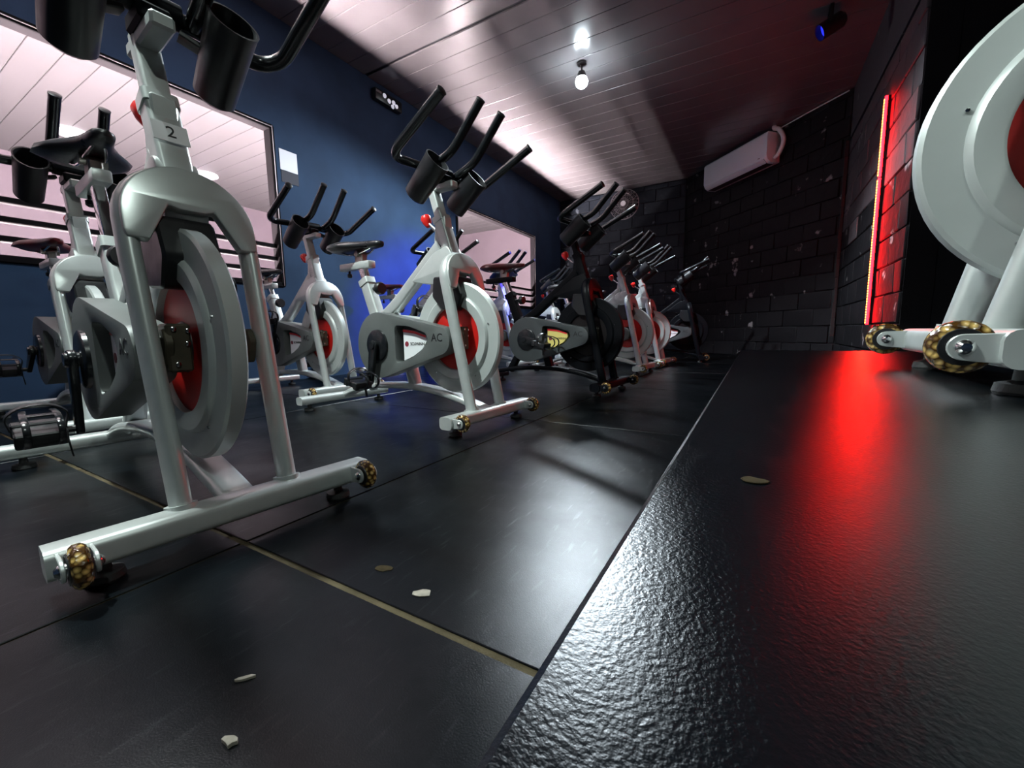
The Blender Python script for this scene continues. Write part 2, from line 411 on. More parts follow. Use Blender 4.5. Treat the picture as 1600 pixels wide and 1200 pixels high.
bm = BM(); box(bm, (1.95, -2.59, 0), (2.1, 3.5, CEIL)); struct(obj('wall_right_recess', bm, 'mortar'))
bm = BM(); box(bm, (XL-.2, -2.75, 0), (2.2, -2.6, CEIL)); struct(obj('wall_front', bm, 'navy_wall'))
# peeling plaster strip in the corner of diagonal and right wall
bm = BM(); zz = .28
while zz < 2.34:
    h = random.uniform(.10, .26); wdt = random.uniform(.010, .026)
    box(bm, (CR[0]-.022-wdt, CR[1]-.030-wdt, zz), (CR[0]-.008, CR[1]-.03, min(zz+h, 2.34)), .004, 1); zz += h
struct(obj('trim_2', bm, 'peeled'))

# ================================================================ OBJECTS
# ---- stage platform
bm = BM(); box(bm, (XP+.006, -2.595, 0), (1.945, YP-.006, PLAT-.01))
stage = tag(obj('stage_platform', bm, 'black_paint'), 'low black rubber-topped instructor stage beside the rows of bikes', 'platform')
for (x0, x1, y0, y1) in ((XP, 1.16, -.9, YP), (1.164, 1.945, -.9, YP), (XP, 1.945, -2.595, -.904)):
    bm = BM(); box(bm, (x0, y0, PLAT-.010), (x1, y1, PLAT), .003, 2); obj('rubber_sheet', bm, 'stage_rubber', stage, 5)
bm = BM(); box(bm, (XP+.001, -2.595, 0), (XP+.006, YP-.006, PLAT-.010)); obj('side_board', bm, 'black_plastic', stage)

# ---- the indoor cycle, built once in local space: x forward, origin on the floor under the front stabiliser
def make_bike():
    R = thing('spin_bike', '', 'exercise bike')
    P = lambda name, bm, m, par=R, ang=35: obj(name, bm, m, par, ang)
    # front stabiliser: D-shaped bar
    bm = BM(); prof = rrect(.058, .046, .014)
    sweep(bm, [(-.035, -.262, .058), (-.035, .262, .058)], prof, side=(1, 0, 0)); P('front_stabilizer', bm, 'silver')
    for s in (-1, 1):
        # transport wheel, amber, between two cheeks
        wc = (.022, s*.232, .060)
        bm = BM(); lathe(bm, [(.012, -.011), (.022, -.0115), (.029, -.009), (.0325, -.004), (.0325, .004), (.029, .009), (.022, .0115), (.012, .011)], 'Y', wc, 28, True)
        wh = P('transport_wheel', bm, 'amber', R, 50)
        bm = BM(); lathe(bm, [(0, -.0128), (.022, -.0128), (.0235, -.010), (.0235, .010), (.022, .0128), (0, .0128)], 'Y', wc, 20); P('wheel_core', bm, 'black_plastic', wh)
        bm = BM()
        for q in (-1, 1):
            sh = hull2((wc[0], wc[2]), .016, (-.025, .058), .019, 14)
            y0 = wc[1]+q*.0150
            prism(bm, sh, y0, y0+q*.005, bev=.001, seg=1)
        P('wheel_bracket', bm, 'silver')
        bm = BM(); lathe(bm, [(0, -.026), (.005, -.0255), (.009, -.022), (.010, -.020), (.010, .020), (.009, .022), (.005, .0255), (0, .026)], 'Y', wc, 16); P('wheel_bolt', bm, 'chrome')
        # rubber levelling feet
        for fx, nm in ((-.045, 'front_foot'), (-1.03, 'rear_foot')):
            bm = BM(); lathe(bm, [(0, .0), (.024, .0), (.026, .004), (.024, .014), (.010, .018), (.008, .04), (0, .04)], 'Z', (fx, s*(.20 if fx > -.5 else .21), 0), 18); P(nm, bm, 'rubber')
    bm = BM(); sweep(bm, [(-1.03, -.26, .055), (-1.03, .26, .055)], rrect(.055, .040, .013), side=(1, 0, 0)); P('rear_stabilizer', bm, 'silver')
    # long arched lower tube
    bm = BM(); sweep(bm, spline([(-1.03, 0, .058), (-.90, 0, .100), (-.72, 0, .128), (-.50, 0, .138), (-.30, 0, .122), (-.15, 0, .090), (-.035, 0, .058)], 5), rrect(.062, .030, .012), side=(0, 1, 0)); P('lower_tube', bm, 'silver')
    bm = BM(); sweep(bm, [(-.80, 0, .11), (-.70, 0, .26), (-.68, 0, .33)], rrect(.05, .045, .012), side=(0, 1, 0)); P('rear_stay', bm, 'silver')
    bm = BM(); sweep(bm, [(-.47, 0, .13), (-.50, 0, .24)], rrect(.05, .05, .012), side=(0, 1, 0)); P('centre_stay', bm, 'silver')
    # fork: one bent tube, both legs and the arch; lean plane
    lean = Vector((-.135, 0, .62)).normalized(); o0 = Vector((-.055, 0, .075)); nrm = Vector((lean.z, 0, -lean.x))
    fp = lambda u, v_, d=0: tuple(o0+Vector((0, 1, 0))*u+lean*v_+nrm*d)
    pts = [fp(-.092, 0)]
    for i in range(3): pts.append(fp(-.094-.004*i/2, .18+.14*i))
    pts += [fp(-.098*math.cos(PI*i/16), .53+.098*math.sin(PI*i/16)) for i in range(17)]
    for i in range(3): pts.append(fp(.098-.004*i/2, .46-.14*i))
    pts.append(fp(.092, 0))
    bm = BM(); sweep(bm, pts, oval(.025, .017, 18), side=nrm); P('fork', bm, 'silver', R, 50)
    for s in (-1, 1):
        bm = BM(); sweep(bm, [fp(s*.092, -.006), fp(s*.092, .008)], oval(.032, .024, 18), side=nrm); P('fork_foot', bm, 'silver')
    cr = [(.107*math.cos(PI*i/24), .530+.107*math.sin(PI*i/24)) for i in range(25)]+[(-.107, .50), (-.104, .488), (-.072, .486), (-.036, .558), (-.020, .552), (.022, .552), (.038, .558), (.074, .486), (.104, .488), (.107, .50)]
    bm = BM(); prism(bm, cr, .006, .030, bev=.004, seg=2, conv=lambda a, b_, d: fp(a, b_, d)); P('fork_crown', bm, 'silver')
    bm = BM(); prism(bm, [(-.08, .56), (-.08, .60), (-.04, .628), (.04, .628), (.08, .60), (.08, .56)], -.018, .010, bev=.003, seg=1, conv=lambda a, b_, d: fp(a, b_, d)); P('crown_block', bm, 'black_plastic')
    # head tube, post, collar, red pop pin
    bm = BM(); sweep(bm, [fp(0, .60, -.02), fp(0, .80, -.045)], rrect(.056, .050, .008), side=(0, 1, 0)); P('head_tube', bm, 'silver')
    bm = BM(); sweep(bm, [fp(0, .79, -.044), fp(0, .815, -.047)], rrect(.062, .056, .009), side=(0, 1, 0)); P('head_collar', bm, 'silver')
    bm = BM(); sweep(bm, [fp(0, .78, -.043), fp(0, .955, -.060)], rrect(.044, .036, .006), side=(0, 1, 0)); P('handlebar_post', bm, 'silver')
    k0 = Vector(fp(0, .755, -.075))
    bm = BM(); lathe(bm, [(0, 0), (.019, .001), (.023, .010), (.019, .030), (.010, .048), (0, .050)], 'Z', (0, 0, 0), 16)
    bmesh.ops.transform(bm, matrix=Matrix.Translation(k0+Vector((-.078, 0, .082))) @ Matrix.Rotation(2.75, 4, 'Y'), verts=bm.verts); P('pull_knob', bm, 'red_knob')
    bm = BM(); sweep(bm, [k0+Vector((.03, 0, -.02)), k0+Vector((-.066, 0, .056))], circ(.007, 10)); P('knob_pin', bm, 'chrome')
    bm = BM(); prism(bm, round_poly([(-.30, .755), (-.225, .735), (-.235, .86), (-.285, .845)], .008), -.022, .022, bev=.004, seg=1); P('pin_housing', bm, 'silver')
    # main frame
    bm = BM(); sweep(bm, fillet([(-.70, 0, .44), (-.57, 0, .515), (-.27, 0, .748)], .05), rrect(.046, .056, .012), side=(0, 1, 0)); P('down_tube', bm, 'silver')
    gus = round_poly([(-.435, .605), (-.29, .715), (-.21, .735), (-.165, .66), (-.175, .585), (-.30, .583)], .02)
    bm = BM(); prism(bm, gus, -.036, .036, bev=.016, seg=3); P('gusset', bm, 'silver')
    bm = BM(); sweep(bm, fillet([(-.75, 0, .465), (-.30, 0, .415)], .02), rrect(.05, .05, .012), side=(0, 1, 0)); P('main_beam', bm, 'silver')
    # flywheel
    fc = (-.190, -.012, .360)
    half = [(.131, .010), (.133, .024), (.138, .026), (.168, .026), (.175, .021), (.177, .017), (.182, .0165), (.224, .0165), (.230, .012)]
    bm = BM(); lathe(bm, half+[(r, -h) for r, h in reversed(half)], 'Y', fc, 72, True); fly = P('flywheel', bm, 'ring', R, 30)
    bm = BM(); lathe(bm, [(0, -.012), (.134, -.012), (.134, .012), (0, .012)], 'Y', fc, 48); P('flywheel_disc', bm, 'red_disc', fly)
    bm = BM(); lathe(bm, [(0, -.044), (.016, -.044), (.018, -.042), (.030, -.028), (.048, -.018), (.052, -.012), (.052, .012), (.048, .018), (.030, .028), (.018, .046), (.016, .05), (0, .05)], 'Y', fc, 28); P('flywheel_hub', bm, 'black_plastic', fly)
    bm = BM(); sweep(bm, [(fc[0], -.100, fc[2]), (fc[0], .110, fc[2])], circ(.009, 12)); P('axle', bm, 'chrome')
    for i in range(5):
        a = i*2*PI/5+.3
        bm = BM(); lathe(bm, [(0, -.0205), (.003, -.0195), (.0038, -.016), (.0038, .016), (.003, .0195), (0, .0205)], 'Y', (fc[0]+.186*math.cos(a), fc[1], fc[2]+.186*math.sin(a)), 8); P('rim_bolt', bm, 'chrome', fly)
    # resistance pad housing over the wheel
    bm = BM(); prism(bm, round_poly([(-.275, .612), (-.150, .606), (-.118, .530), (-.150, .470), (-.235, .478), (-.285, .53)], .012), -.060, .036, bev=.005, seg=1); P('brake_housing', bm, 'black_plastic')
    # axle plates joining fork legs and hub, with bolts
    for s in (-1, 1):
        bm = BM(); prism(bm, round_poly([(-.255, .325), (-.255, .395), (-.115, .395), (-.10, .37), (-.115, .325)], .008), s*.076, s*.062, bev=.002, seg=1); pl = P('axle_plate', bm, 'bracket_brown')
        bm = BM()
        for bx_, bz_ in ((-.135, .38), (-.135, .34), (-.17, .36)):
            lathe(bm, [(0, 0), (.006, 0), (.006, s*.004), (.003, s*.006), (0, s*.006)], 'Y', (bx_, s*.076, bz_), 8)
        P('plate_bolts', bm, 'chrome', pl)
    # front tensioner block seen between the legs
    bm = BM(); box(bm, (-.160, -.072, .315), (-.108, -.034, .405), .004, 1); tb = P('tensioner_block', bm, 'bracket_brown')
    bm = BM()
    for by, bz in ((-.058, .395), (-.038, .368), (-.056, .33), (-.036, .392)):
        lathe(bm, [(0, 0), (.0045, 0), (.0045, .003), (.002, .0045), (0, .0045)], 'X', (-.108, by-.003, bz), 8)
    P('tensioner_bolts', bm, 'chrome', tb)
    # chain guard: teardrop shell with a wedge window
    out = hull2((-.585, .330), .148, (-.20, .350), .056, 30)
    hole = round_poly([(-.468, .418), (-.375, .412), (-.275, .382), (-.262, .352), (-.30, .308), (-.375, .272), (-.468, .250)], .022, 4)
    bm = BM(); prism(bm, out, -.048, -.112, hole=hole, bev=.013, seg=3); cg = P('chain_guard', bm, 'guard', R, 40)
    bm = BM(); prism(bm, hull2((-.585, .330), .140, (-.20, .350), .048, 24), -.044, -.062, bev=.002, seg=1); P('guard_back', bm, 'guard', R, 40)
    lab = [(-.440, .262), (-.375, .285), (-.322, .314), (-.292, .350), (-.300, .372), (-.37, .392), (-.440, .400)]
    bm = BM(); prism(bm, lab, -.063, -.088, bev=.001, seg=1); lp = P('label_panel', bm, 'label_white')
    bm = BM(); prism(bm, [(-.440, .400), (-.37, .392), (-.300, .372), (-.300, .363), (-.37, .381), (-.440, .388)][::-1], -.0875, -.0892); P('label_stripe', bm, 'label_red', lp)
    bm = BM(); lathe(bm, [(0, -.0892), (.0115, -.0892), (.0115, -.0875), (0, -.0875)], 'Y', (-.418, 0, .336), 20); P('emblem', bm, 'emblem', lp)
    RX = Matrix.Rotation(PI/2, 4, 'X')
    text_obj('lettering', 'SCHWINN', .0185, 'ink', lp, Matrix.Translation((-.352, -.0888, .336)) @ RX)
    text_obj('lettering', 'AC', .046, 'ink', cg, Matrix.Translation((-.212, -.1123, .362)) @ RX)
    # crank disc, arms, pedals (separate origins so each bike can stop its crank elsewhere)
    bm = BM(); lathe(bm, [(0, -.124), (.062, -.124), (.070, -.120), (.072, -.110), (0, -.110)], 'Y', (-.587, 0, .33), 36); P('crank_cover', bm, 'black_gloss')
    for s in (-1, 1):
        bm = BM(); sh = hull2((0, 0), .024, (0, -.170), .015, 18)
        prism(bm, sh, -.008, .008, bev=.003, seg=2)
        lathe(bm, [(0, -.014*1), (.016, -.014), (.018, -.010), (.018, .012), (0, .012)], 'Y', (0, 0, 0), 18)
        ca = P('crank_arm', bm, 'black_gloss'); ca['crank'] = s
        ca.location = (-.587, s*.136 if s < 0 else .085, .33)
        bm = BM(); box(bm, (-.048, -.040, -.012), (.048, .040, .012), .005, 2)
        for q in (-1, 1): box(bm, (q*.034-.012, -.042, -.017), (q*.034+.012, .042, .017), .003, 1)
        sweep(bm, [(0, -s*.072, 0), (0, s*.040, 0)], circ(.008, 10))
        pd = P('pedal', bm, 'black_plastic'); pd['crank'] = s
        bm = BM()
        cage = lambda y_: spline([(.046, y_, -.010), (.085, y_, .004), (.105, y_, .030), (.092, y_, .058), (.050, y_, .064), (.01, y_*.9, .060)], 4)
        for y_ in (-.026, .026): sweep(bm, cage(y_), rrect(.012, .004, .0015, 2), side=(0, 1, 0))
        sweep(bm, [(.05, -.03, .064), (.05, .03, .064)], rrect(.014, .004, .0015, 2), side=(1, 0, 0))
        P('toe_cage', bm, 'black_gloss', pd)
        bm = BM(); sweep(bm, spline([(-.005, -.044, .012), (-.006, -.048, .045), (-.004, -.02, .068), (-.004, .02, .068), (-.006, .048, .045), (-.005, .044, .012), (-.004, .046, -.03), (.004, .05, -.07)], 4), rrect(.016, .003, .001, 2), side=(1, 0, 0)); P('toe_strap', bm, 'black_plastic', pd)
    # seat tube, post, slider, saddle
    bm = BM(); sweep(bm, [(-.715, 0, .45), (-.795, 0, .645)], rrect(.050, .062, .010), side=(0, 1, 0)); P('seat_tube', bm, 'silver')
    sd = lambda o: (o.__setitem__('seat', 1), o)[1]
    bm = BM(); sweep(bm, [(-.745, 0, .525), (-.822, 0, .715)], rrect(.030, .042, .006), side=(0, 1, 0)); sd(P('seat_post', bm, 'chrome'))
    bm = BM(); sweep(bm, [(-.785, 0, .622), (-.797, 0, .650)], rrect(.058, .070, .010), side=(0, 1, 0)); P('seat_clamp', bm, 'silver')
    bm = BM(); c0 = Vector((-.700, 0, .60))
    lathe(bm, [(0, .05), (.026, .05), (.030, .044), (.030, .026), (.022, .020), (.010, .016), (.008, -.02), (0, -.02)], 'X', c0-Vector((.03, 0, 0)), 14); P('seat_knob', bm, 'black_plastic')
    bm = BM(); box(bm, (-.985, -.022, .702), (-.745, .022, .738), .006, 2); sd(P('seat_slider', bm, 'silver'))
    bm = BM(); lathe(bm, [(0, .668), (.006, .668), (.012, .674), (.012, .686), (.006, .69), (.005, .703), (0, .703)], 'Z', (-.93, 0, 0), 12); sd(P('slider_knob', bm, 'black_plastic'))
    bm = BM(); box(bm, (-.86, -.016, .735), (-.80, .016, .775), .004, 1); sweep(bm, [(-.83, -.03, .775), (-.83, .03, .775)], circ(.014, 12)); sd(P('saddle_clamp', bm, 'steel'))
    bm = BM()
    for s in (-1, 1): sweep(bm, spline([(-.965, s*.035, .80), (-.90, s*.024, .777), (-.80, s*.022, .777), (-.72, s*.008, .800)], 4), circ(.004, 8))
    sd(P('saddle_rails', bm, 'chrome'))
    bm = BM(); secs = []
    xs_ = [(-.995, .045, .826, .030), (-.985, .085, .832, .044), (-.955, .108, .840, .052), (-.915, .108, .842, .054), (-.87, .088, .838, .052), (-.83, .062, .834, .046), (-.78, .040, .830, .040), (-.72, .030, .826, .036), (-.68, .025, .822, .030), (-.665, .014, .818, .018)]
    prev = None
    for x_, wd, zt, hh in xs_:
        ring = []
        for i in range(16):
            a = 2*PI*i/16; cx_, sx_ = math.cos(a), math.sin(a)
            yy = wd*math.copysign(abs(cx_)**.75, cx_); z_ = zt-hh/2+hh/2*math.copysign(abs(sx_)**.8, sx_)-(.012*(abs(yy)/.1)**2 if sx_ > 0 else -.0)
            ring.append(bm.verts.new((x_, yy, z_)))
        if prev:
            for i in range(16): bm.faces.new((prev[i], prev[(i+1) % 16], ring[(i+1) % 16], ring[i]))
        else: bm.faces.new(ring[::-1])
        prev = ring
    bm.faces.new(prev); sd(P('saddle', bm, 'saddle_black', R, 60))
    # handlebar: outer bar bent forward, inner horns, slider block, bottle cups
    zb = 1.035; xb = -.265
    outer = fillet([(.0, -.262, 1.150), (-.245, -.250, 1.040), (xb-.02, -.215, zb-.005), (xb, 0, zb), (xb-.02, .215, zb-.005), (-.245, .250, 1.040), (.0, .262, 1.150)], .05, 6)
    bm = BM(); sweep(bm, outer, circ(.0165, 14))
    for s in (-1, 1): sweep(bm, spline([(xb, s*.075, zb), (-.215, s*.070, zb+.008), (-.14, s*.066, 1.070), (-.07, s*.064, 1.135), (.0, s*.062, 1.205)], 5), circ(.0165, 14))
    P('handlebar', bm, 'black_gloss', R, 50)
    for p, d in (((.0, -.262, 1.150), (.245, -.012, .110)), ((.0, .262, 1.150), (.245, .012, .110)), ((0, -.062, 1.205), (.07, 0, .07)), ((0, .062, 1.205), (.07, 0, .07))):
        p, d = Vector(p), Vector(d).normalized(); bm = BM(); sweep(bm, [p-d*.001, p+d*.004, p+d*.007], circ(.0178, 12), scales=[1, 1, .6]); P('bar_end_cap', bm, 'black_plastic')
    bm = BM(); sweep(bm, [(xb, -.05, zb), (xb, .05, zb)], circ(.024, 14)); box(bm, (-.315, -.028, .985), (-.225, .028, 1.020), .006, 1); P('bar_clamp', bm, 'black_paint')
    bm = BM(); box(bm, (-.36, -.020, .962), (-.19, .020, .990), .005, 1); P('bar_slider', bm, 'silver')
    for s in (-1, 1):
        bm = BM(); Mx = Matrix.Translation((-.235, s*.115, .975)) @ Matrix.Rotation(math.radians(52), 4, 'Y')
        prof = [(0, -.085), (.034, -.085), (.042, -.078), (.047, .070), (.049, .080), (.044, .080), (.040, .0), (.036, -.07), (0, -.075)]
        lathe(bm, prof, 'Z', (0, 0, 0), 22); bmesh.ops.scale(bm, vec=(1.15, .95, 1.05), verts=bm.verts); bmesh.ops.transform(bm, matrix=Mx, verts=bm.verts); P('bottle_holder', bm, 'black_plastic', R, 45)
        bm = BM(); sweep(bm, [(-.262, s*.045, 1.0), (-.255, s*.09, .985)], rrect(.03, .012, .003), side=(1, 0, 0)); P('holder_arm', bm, 'black_plastic')
    return R
PROTO = make_bike()
def set_crank(kids, deg):
    for o in kids:
        s = o.get('crank')
        if not s: continue
        a = math.radians(deg)+(PI if s > 0 else 0)
        if o.name.startswith('crank_arm'): o.rotation_euler = (0, a, 0)
        else:
            o.location = (-.587-.170*math.sin(a), (-.202 if s < 0 else .150), .33-.170*math.cos(a)); o.rotation_euler = (0, .25, 0)
def copy_tree(o, parent=None):
    c = o.copy(); C.objects.link(c)
    if parent: c.parent = parent
    for ch in o.children: copy_tree(ch, c)
    return c
GROUP = 'spin bikes of the studio'
BIKES = []
def bike(*a, **k):
    BIKES.append((a, k))
SILHOUETTE = {'silver': 'black_paint', 'ring': 'black_paint', 'guard': 'guard_dark', 'label_white': 'label_yellow', 'saddle_black': 'saddle_red', 'red_disc': 'dark_disc'}  # backlit silver bike: silhouette and yellow-lit label painted into its materials
REDS = {'saddle_black': 'saddle_red'}
bike(-.808, .398, -6, 'silver spin bike with a white number 2 plate on its stem', crank=8, seat=.12)
bike(-.885, 1.39, -4.7, 'silver spin bike standing between the bike numbered 2 and the black bike', crank=12, seat=.0)
bike(-.715, 2.5, -5, 'black-framed spin bike with a yellow label panel and dark flywheel', crank=-80, seat=.03, swap=SILHOUETTE)
bike(-.80, 3.78, -4, 'silver spin bike just beyond the black bike in the front row', crank=40)
bike(-.78, 4.50, -3, 'silver spin bike in the front row, second beyond the black bike', crank=100)
bike(-.52, 5.45, 8, 'dark spin bike at the block wall end of the front row', crank=20, swap={**SILHOUETTE, 'saddle_red': 'saddle_black', 'label_white': 'label_white'})
bike(-2.10, .60, -4, 'silver spin bike in the window row, right behind the bike numbered 2', crank=60, seat=.02, swap=REDS)
bike(-2.10, 1.63, -4, 'silver spin bike in the window row, at the end of the long slatted window', crank=-150)
bike(-2.10, 2.75, -4, 'silver spin bike with a number 12 plate on its stem, before the blue-lit wall', crank=30, swap=REDS)
bike(-2.10, 3.85, 0, 'silver spin bike in the window row, next after the bike numbered 12', crank=70, swap=REDS)
bike(-2.15, 5.15, 0, 'silver spin bike at the back wall end of the window row', crank=10)
bike(.254, .955, 177, 'silver spin bike standing alone on the black stage', z=PLAT, crank=30)
roots = [PROTO]+[copy_tree(PROTO) for _ in BIKES[1:]]
def walk(o):
    for c in o.children:
        yield c; yield from walk(c)
for r, (a, k) in zip(roots, BIKES):
    x, y, yaw, label = a
    r.location = (x, y, k.get('z', 0)); r.rotation_euler = (0, 0, math.radians(yaw)); r['label'] = label; r['group'] = GROUP
    set_crank(r.children, k.get('crank', 0))
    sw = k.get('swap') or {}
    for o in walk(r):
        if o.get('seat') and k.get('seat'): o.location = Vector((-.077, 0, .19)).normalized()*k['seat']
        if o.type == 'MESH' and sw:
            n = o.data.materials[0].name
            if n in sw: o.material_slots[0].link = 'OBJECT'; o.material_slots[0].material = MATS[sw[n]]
# number plates on the stems
for r, s in ((roots[0], '2'), (roots[8], '12')):
    lean = Vector((-.135, 0, .62)).normalized(); nrm = Vector((lean.z, 0, -lean.x)); o0 = Vector((-.055, 0, .075))
    ctr = o0+lean*.725+nrm*(-.033+.0265)
    lean2 = (Vector((-.025*lean.z, 0, .025*lean.x))*-1+lean*.2).normalized()
    tilt = math.atan2(-lean.x, lean.z)+.125
    Mp = Matrix.Translation(ctr) @ Matrix.Rotation(-tilt, 4, 'Y')
    bm = BM(); box(bm, (-.001, -.030, -.021), (.0015, .0295, .021), .0005, 1, Mp); pl = obj('number_plate', bm, 'label_white', r)
    text_obj('number', s, .034, 'ink', pl, Mp @ Matrix.Translation((.0017, 0, 0)) @ Matrix(((0, 0, 1, 0), (1, 0, 0, 0), (0, 1, 0, 0), (0, 0, 0, 1))))

# ---- spot lamps on the ceiling
def ceiling_lamp(p, label, lens='bulb'):
    t = thing('ceiling_spotlight', label, 'lamp', (p[0], p[1], CEIL))
    h = CEIL-p[2]
    bm = BM(); lathe(bm, [(0, 0), (.045, 0), (.045, -.018), (.012, -.022), (.008, -.03), (.008, -h+.06), (0, -h+.06)], 'Z', (0, 0, 0), 24); obj('lamp_mount', bm, 'black_plastic', t)
    bm = BM(); lathe(bm, [(0, -h+.065), (.030, -h+.06), (.044, -h+.03), (.046, -h+.005), (.043, -h+.005), (.04, -h+.028), (0, -h+.05)], 'Z', (0, 0, 0), 28); obj('lamp_shade', bm, 'black_plastic', t)
    bm = BM(); lathe(bm, [(0, -h+.03), (.030, -h+.026), (.050, -h+.000), (.058, -h-.028), (.048, -h-.060), (.024, -h-.080), (0, -h-.084)], 'Z', (0, 0, 0), 24); obj('lamp_bulb', bm, lens, t)
ceiling_lamp(LAMP, 'bright white spotlight hanging from the plank ceiling above the black bike')
ceiling_lamp(ADDED_LAMP3, 'white ceiling spotlight above the bike numbered 2', 'bulb_side')
ceiling_lamp(ADDED_LAMP2, 'white ceiling spotlight above the stage side of the front row', 'bulb_side')
# blue par can
t = thing('par_light', 'black par light with a blue lens under the ceiling near the stage wall', 'lamp', (BLUE[0], BLUE[1], CEIL))
dirv = (Vector((-3.4, 3.55, .75))-Vector(BLUE)).normalized(); q = dirv.to_track_quat('Z', 'Y').to_matrix().to_4x4()
Mq = Matrix.Translation((0, 0, BLUE[2]-CEIL)) @ q
bm = BM(); lathe(bm, [(0, -.10), (.045, -.10), (.06, -.08), (.062, .075), (.058, .075), (.056, .03), (0, .03)], 'Z', (0, 0, 0), 28); bmesh.ops.transform(bm, matrix=Mq, verts=bm.verts); obj('lamp_body', bm, 'black_plastic', t)
bm = BM(); lathe(bm, [(0, .038), (.055, .034), (.055, .031), (0, .031)], 'Z', (0, 0, 0), 28); bmesh.ops.transform(bm, matrix=Mq, verts=bm.verts); obj('lamp_lens', bm, 'blue_lens', t)
bm = BM(); sweep(bm, fillet([(0, -.075, BLUE[2]-CEIL), (0, -.075, -.01), (0, .075, -.01), (0, .075, BLUE[2]-CEIL)], .02), rrect(.025, .005, .002, 2), side=(1, 0, 0)); obj('lamp_yoke', bm, 'black_plastic', t)
# cluster light high on the left wall
t = thing('stage_light', 'black stage light with a cluster of white lenses high on the navy wall', 'lamp', (XL, 3.30, 2.74))
bm = BM(); box(bm, (.0, -.16, -.05), (.06, .20, .06), .012, 2); obj('lamp_body', bm, 'black_plastic', t)
for (dy, dz, r) in ((-.045, .020, .022), (.015, -.005, .022), (.075, .005, .022), (.060, -.040, .020), (.115, -.015, .020)):
    bm = BM(); lathe(bm, [(0, .012), (r*.7, .009), (r, .002), (r, -.002), (0, -.002)], 'X', (.062, dy, dz), 16); obj('lens', bm, 'lamp_lens', t)
bm = BM(); box(bm, (.060, -.155, .015), (.066, -.085, .038), .002, 1); obj('name_strip', bm, 'frame_metal', t)

# ---- red LED tube on the right wall
t = thing('led_tube', 'glowing red LED tube fixed upright on the black block wall', 'lamp', (.77, 4.165, .40))
bm = BM(); sweep(bm, [(-.012, 0, 0), (-.012, .02, 1.64)], rrect(.022, .028, .003, 2), side=(1, 0, 0)); obj('tube_channel', bm, 'black_plastic', t)
for z0, z1 in ((0, 1.07), (1.085, 1.64)):
    bm = BM(); sweep(bm, [(-.029, .02*z0/1.64, z0), (-.029, .02*z1/1.64, z1)], rrect(.016, .030, .005, 3), side=(1, 0, 0)); obj('tube_diffuser', bm, 'led_red', t)
    bm = BM(); z = z0+.008
    while z < z1-.008:
        box(bm, (-.041, .003+.02*z/1.64, z), (-.033, .013+.02*z/1.64, z+.013)); z += .020
    o = obj('led_strip', bm, 'led_core', t); o['kind'] = 'stuff'

# ---- air conditioner on the diagonal wall
u = (Vector((*CR, 0))-Vector((*CB, 0))).normalized(); ang = math.atan2(u.y, u.x)
t = thing('air_conditioner', 'white split air conditioner unit high on the black block wall', 'air conditioner', (-.63, 7.28, 2.44), ang)
ln = 1.13
pr = [(0, 0), (-.14, 0), (-.19, .03), (-.215, .085), (-.215, .335), (-.195, .36), (0, .36)]
bm = BM(); prism(bm, pr, 0, ln, bev=.012, seg=2, conv=lambda a, b_, d: (d, a, b_)); obj('casing', bm, 'ac_white', t)
bm = BM(); box(bm, (.05, -.165, -.003), (ln-.05, -.05, .004), .002, 1); obj('air_outlet', bm, 'ac_dark', t)
bm = BM(); sweep(bm, [(.04, -.19, .022), (ln-.04, -.19, .022)], rrect(.07, .008, .003, 2), side=(0, .6, -.5)); obj('louvre', bm, 'ac_white', t)
bm = BM(); box(bm, (ln-.13, -.2175, .07), (ln-.10, -.2145, .078)); obj('display', bm, 'ac_dark', t)
t.location.z = 2.43; t.location.z = 2.445
o = obj('hose', sweep(BM(), spline([Vector((ln, -.08, .06)), Vector((ln+.07, -.09, .09)), Vector((ln+.12, -.09, .22)), Vector((ln+.05, -.09, .36)), Vector((ln-.02, -.09, .405)), Vector((ln-.03, -.09, .434))], 6), circ(.026, 14)), 'hose_white', t)
# thin cable along the ceiling edge
a0 = Vector((*CB, 0)).lerp(Vector((*CR, 0)), .66); a1 = Vector((*CB, 0)).lerp(Vector((*CR, 0)), .985)
nv = Vector((u.y, -u.x, 0))
bm = BM(); sweep(bm, [Vector((*(a0+nv*.012).xy, CEIL-.020)), Vector((*((a0+a1)/2+nv*.012).xy, CEIL-.016)), Vector((*(a1+nv*.012).xy, CEIL-.020))], circ(.007, 8))
tag(obj('wall_cable', bm, 'hose_white'), 'thin white cable running along the top of the black block wall', 'cable')

# ---- wall fan on the back wall
t = thing('wall_fan', 'round caged wall fan high on the back wall', 'fan', (-2.08, YB, 2.56))
fcx = Vector((0, -.26, 0)); Rf = .25
bm = BM(); box(bm, (-.05, -.03, -.18), (.05, 0, -.02), .006, 1); sweep(bm, [(0, -.02, -.1), (0, -.12, -.06), (0, -.17, 0)], circ(.02, 12)); obj('fan_bracket', bm, 'black_plastic', t)
bm = BM(); lathe(bm, [(0, -.14), (.04, -.14), (.06, -.16), (.06, -.22), (.03, -.24), (0, -.24)], 'Y', (0, 0, 0), 24); obj('fan_motor', bm, 'black_plastic', t)
bm = BM()
for rr, yy in ((.25, -.26), (.25, -.24), (.17, -.315), (.17, -.185), (.09, -.325), (.09, -.175)):
    ring = [Vector((rr*math.cos(2*PI*i/40), yy, rr*math.sin(2*PI*i/40))) for i in range(41)]; sweep(bm, ring, circ(.0035, 6), side=(0, 1, 0))
for i in range(24):
    a = 2*PI*i/24; d = Vector((math.cos(a), 0, math.sin(a)))
    for sg in (-1, 1): sweep(bm, [d*.05+Vector((0, -.25+sg*.08, 0)), d*.15+Vector((0, -.25+sg*.07, 0)), d*.25+Vector((0, -.25+sg*.012, 0))], circ(.0022, 5))
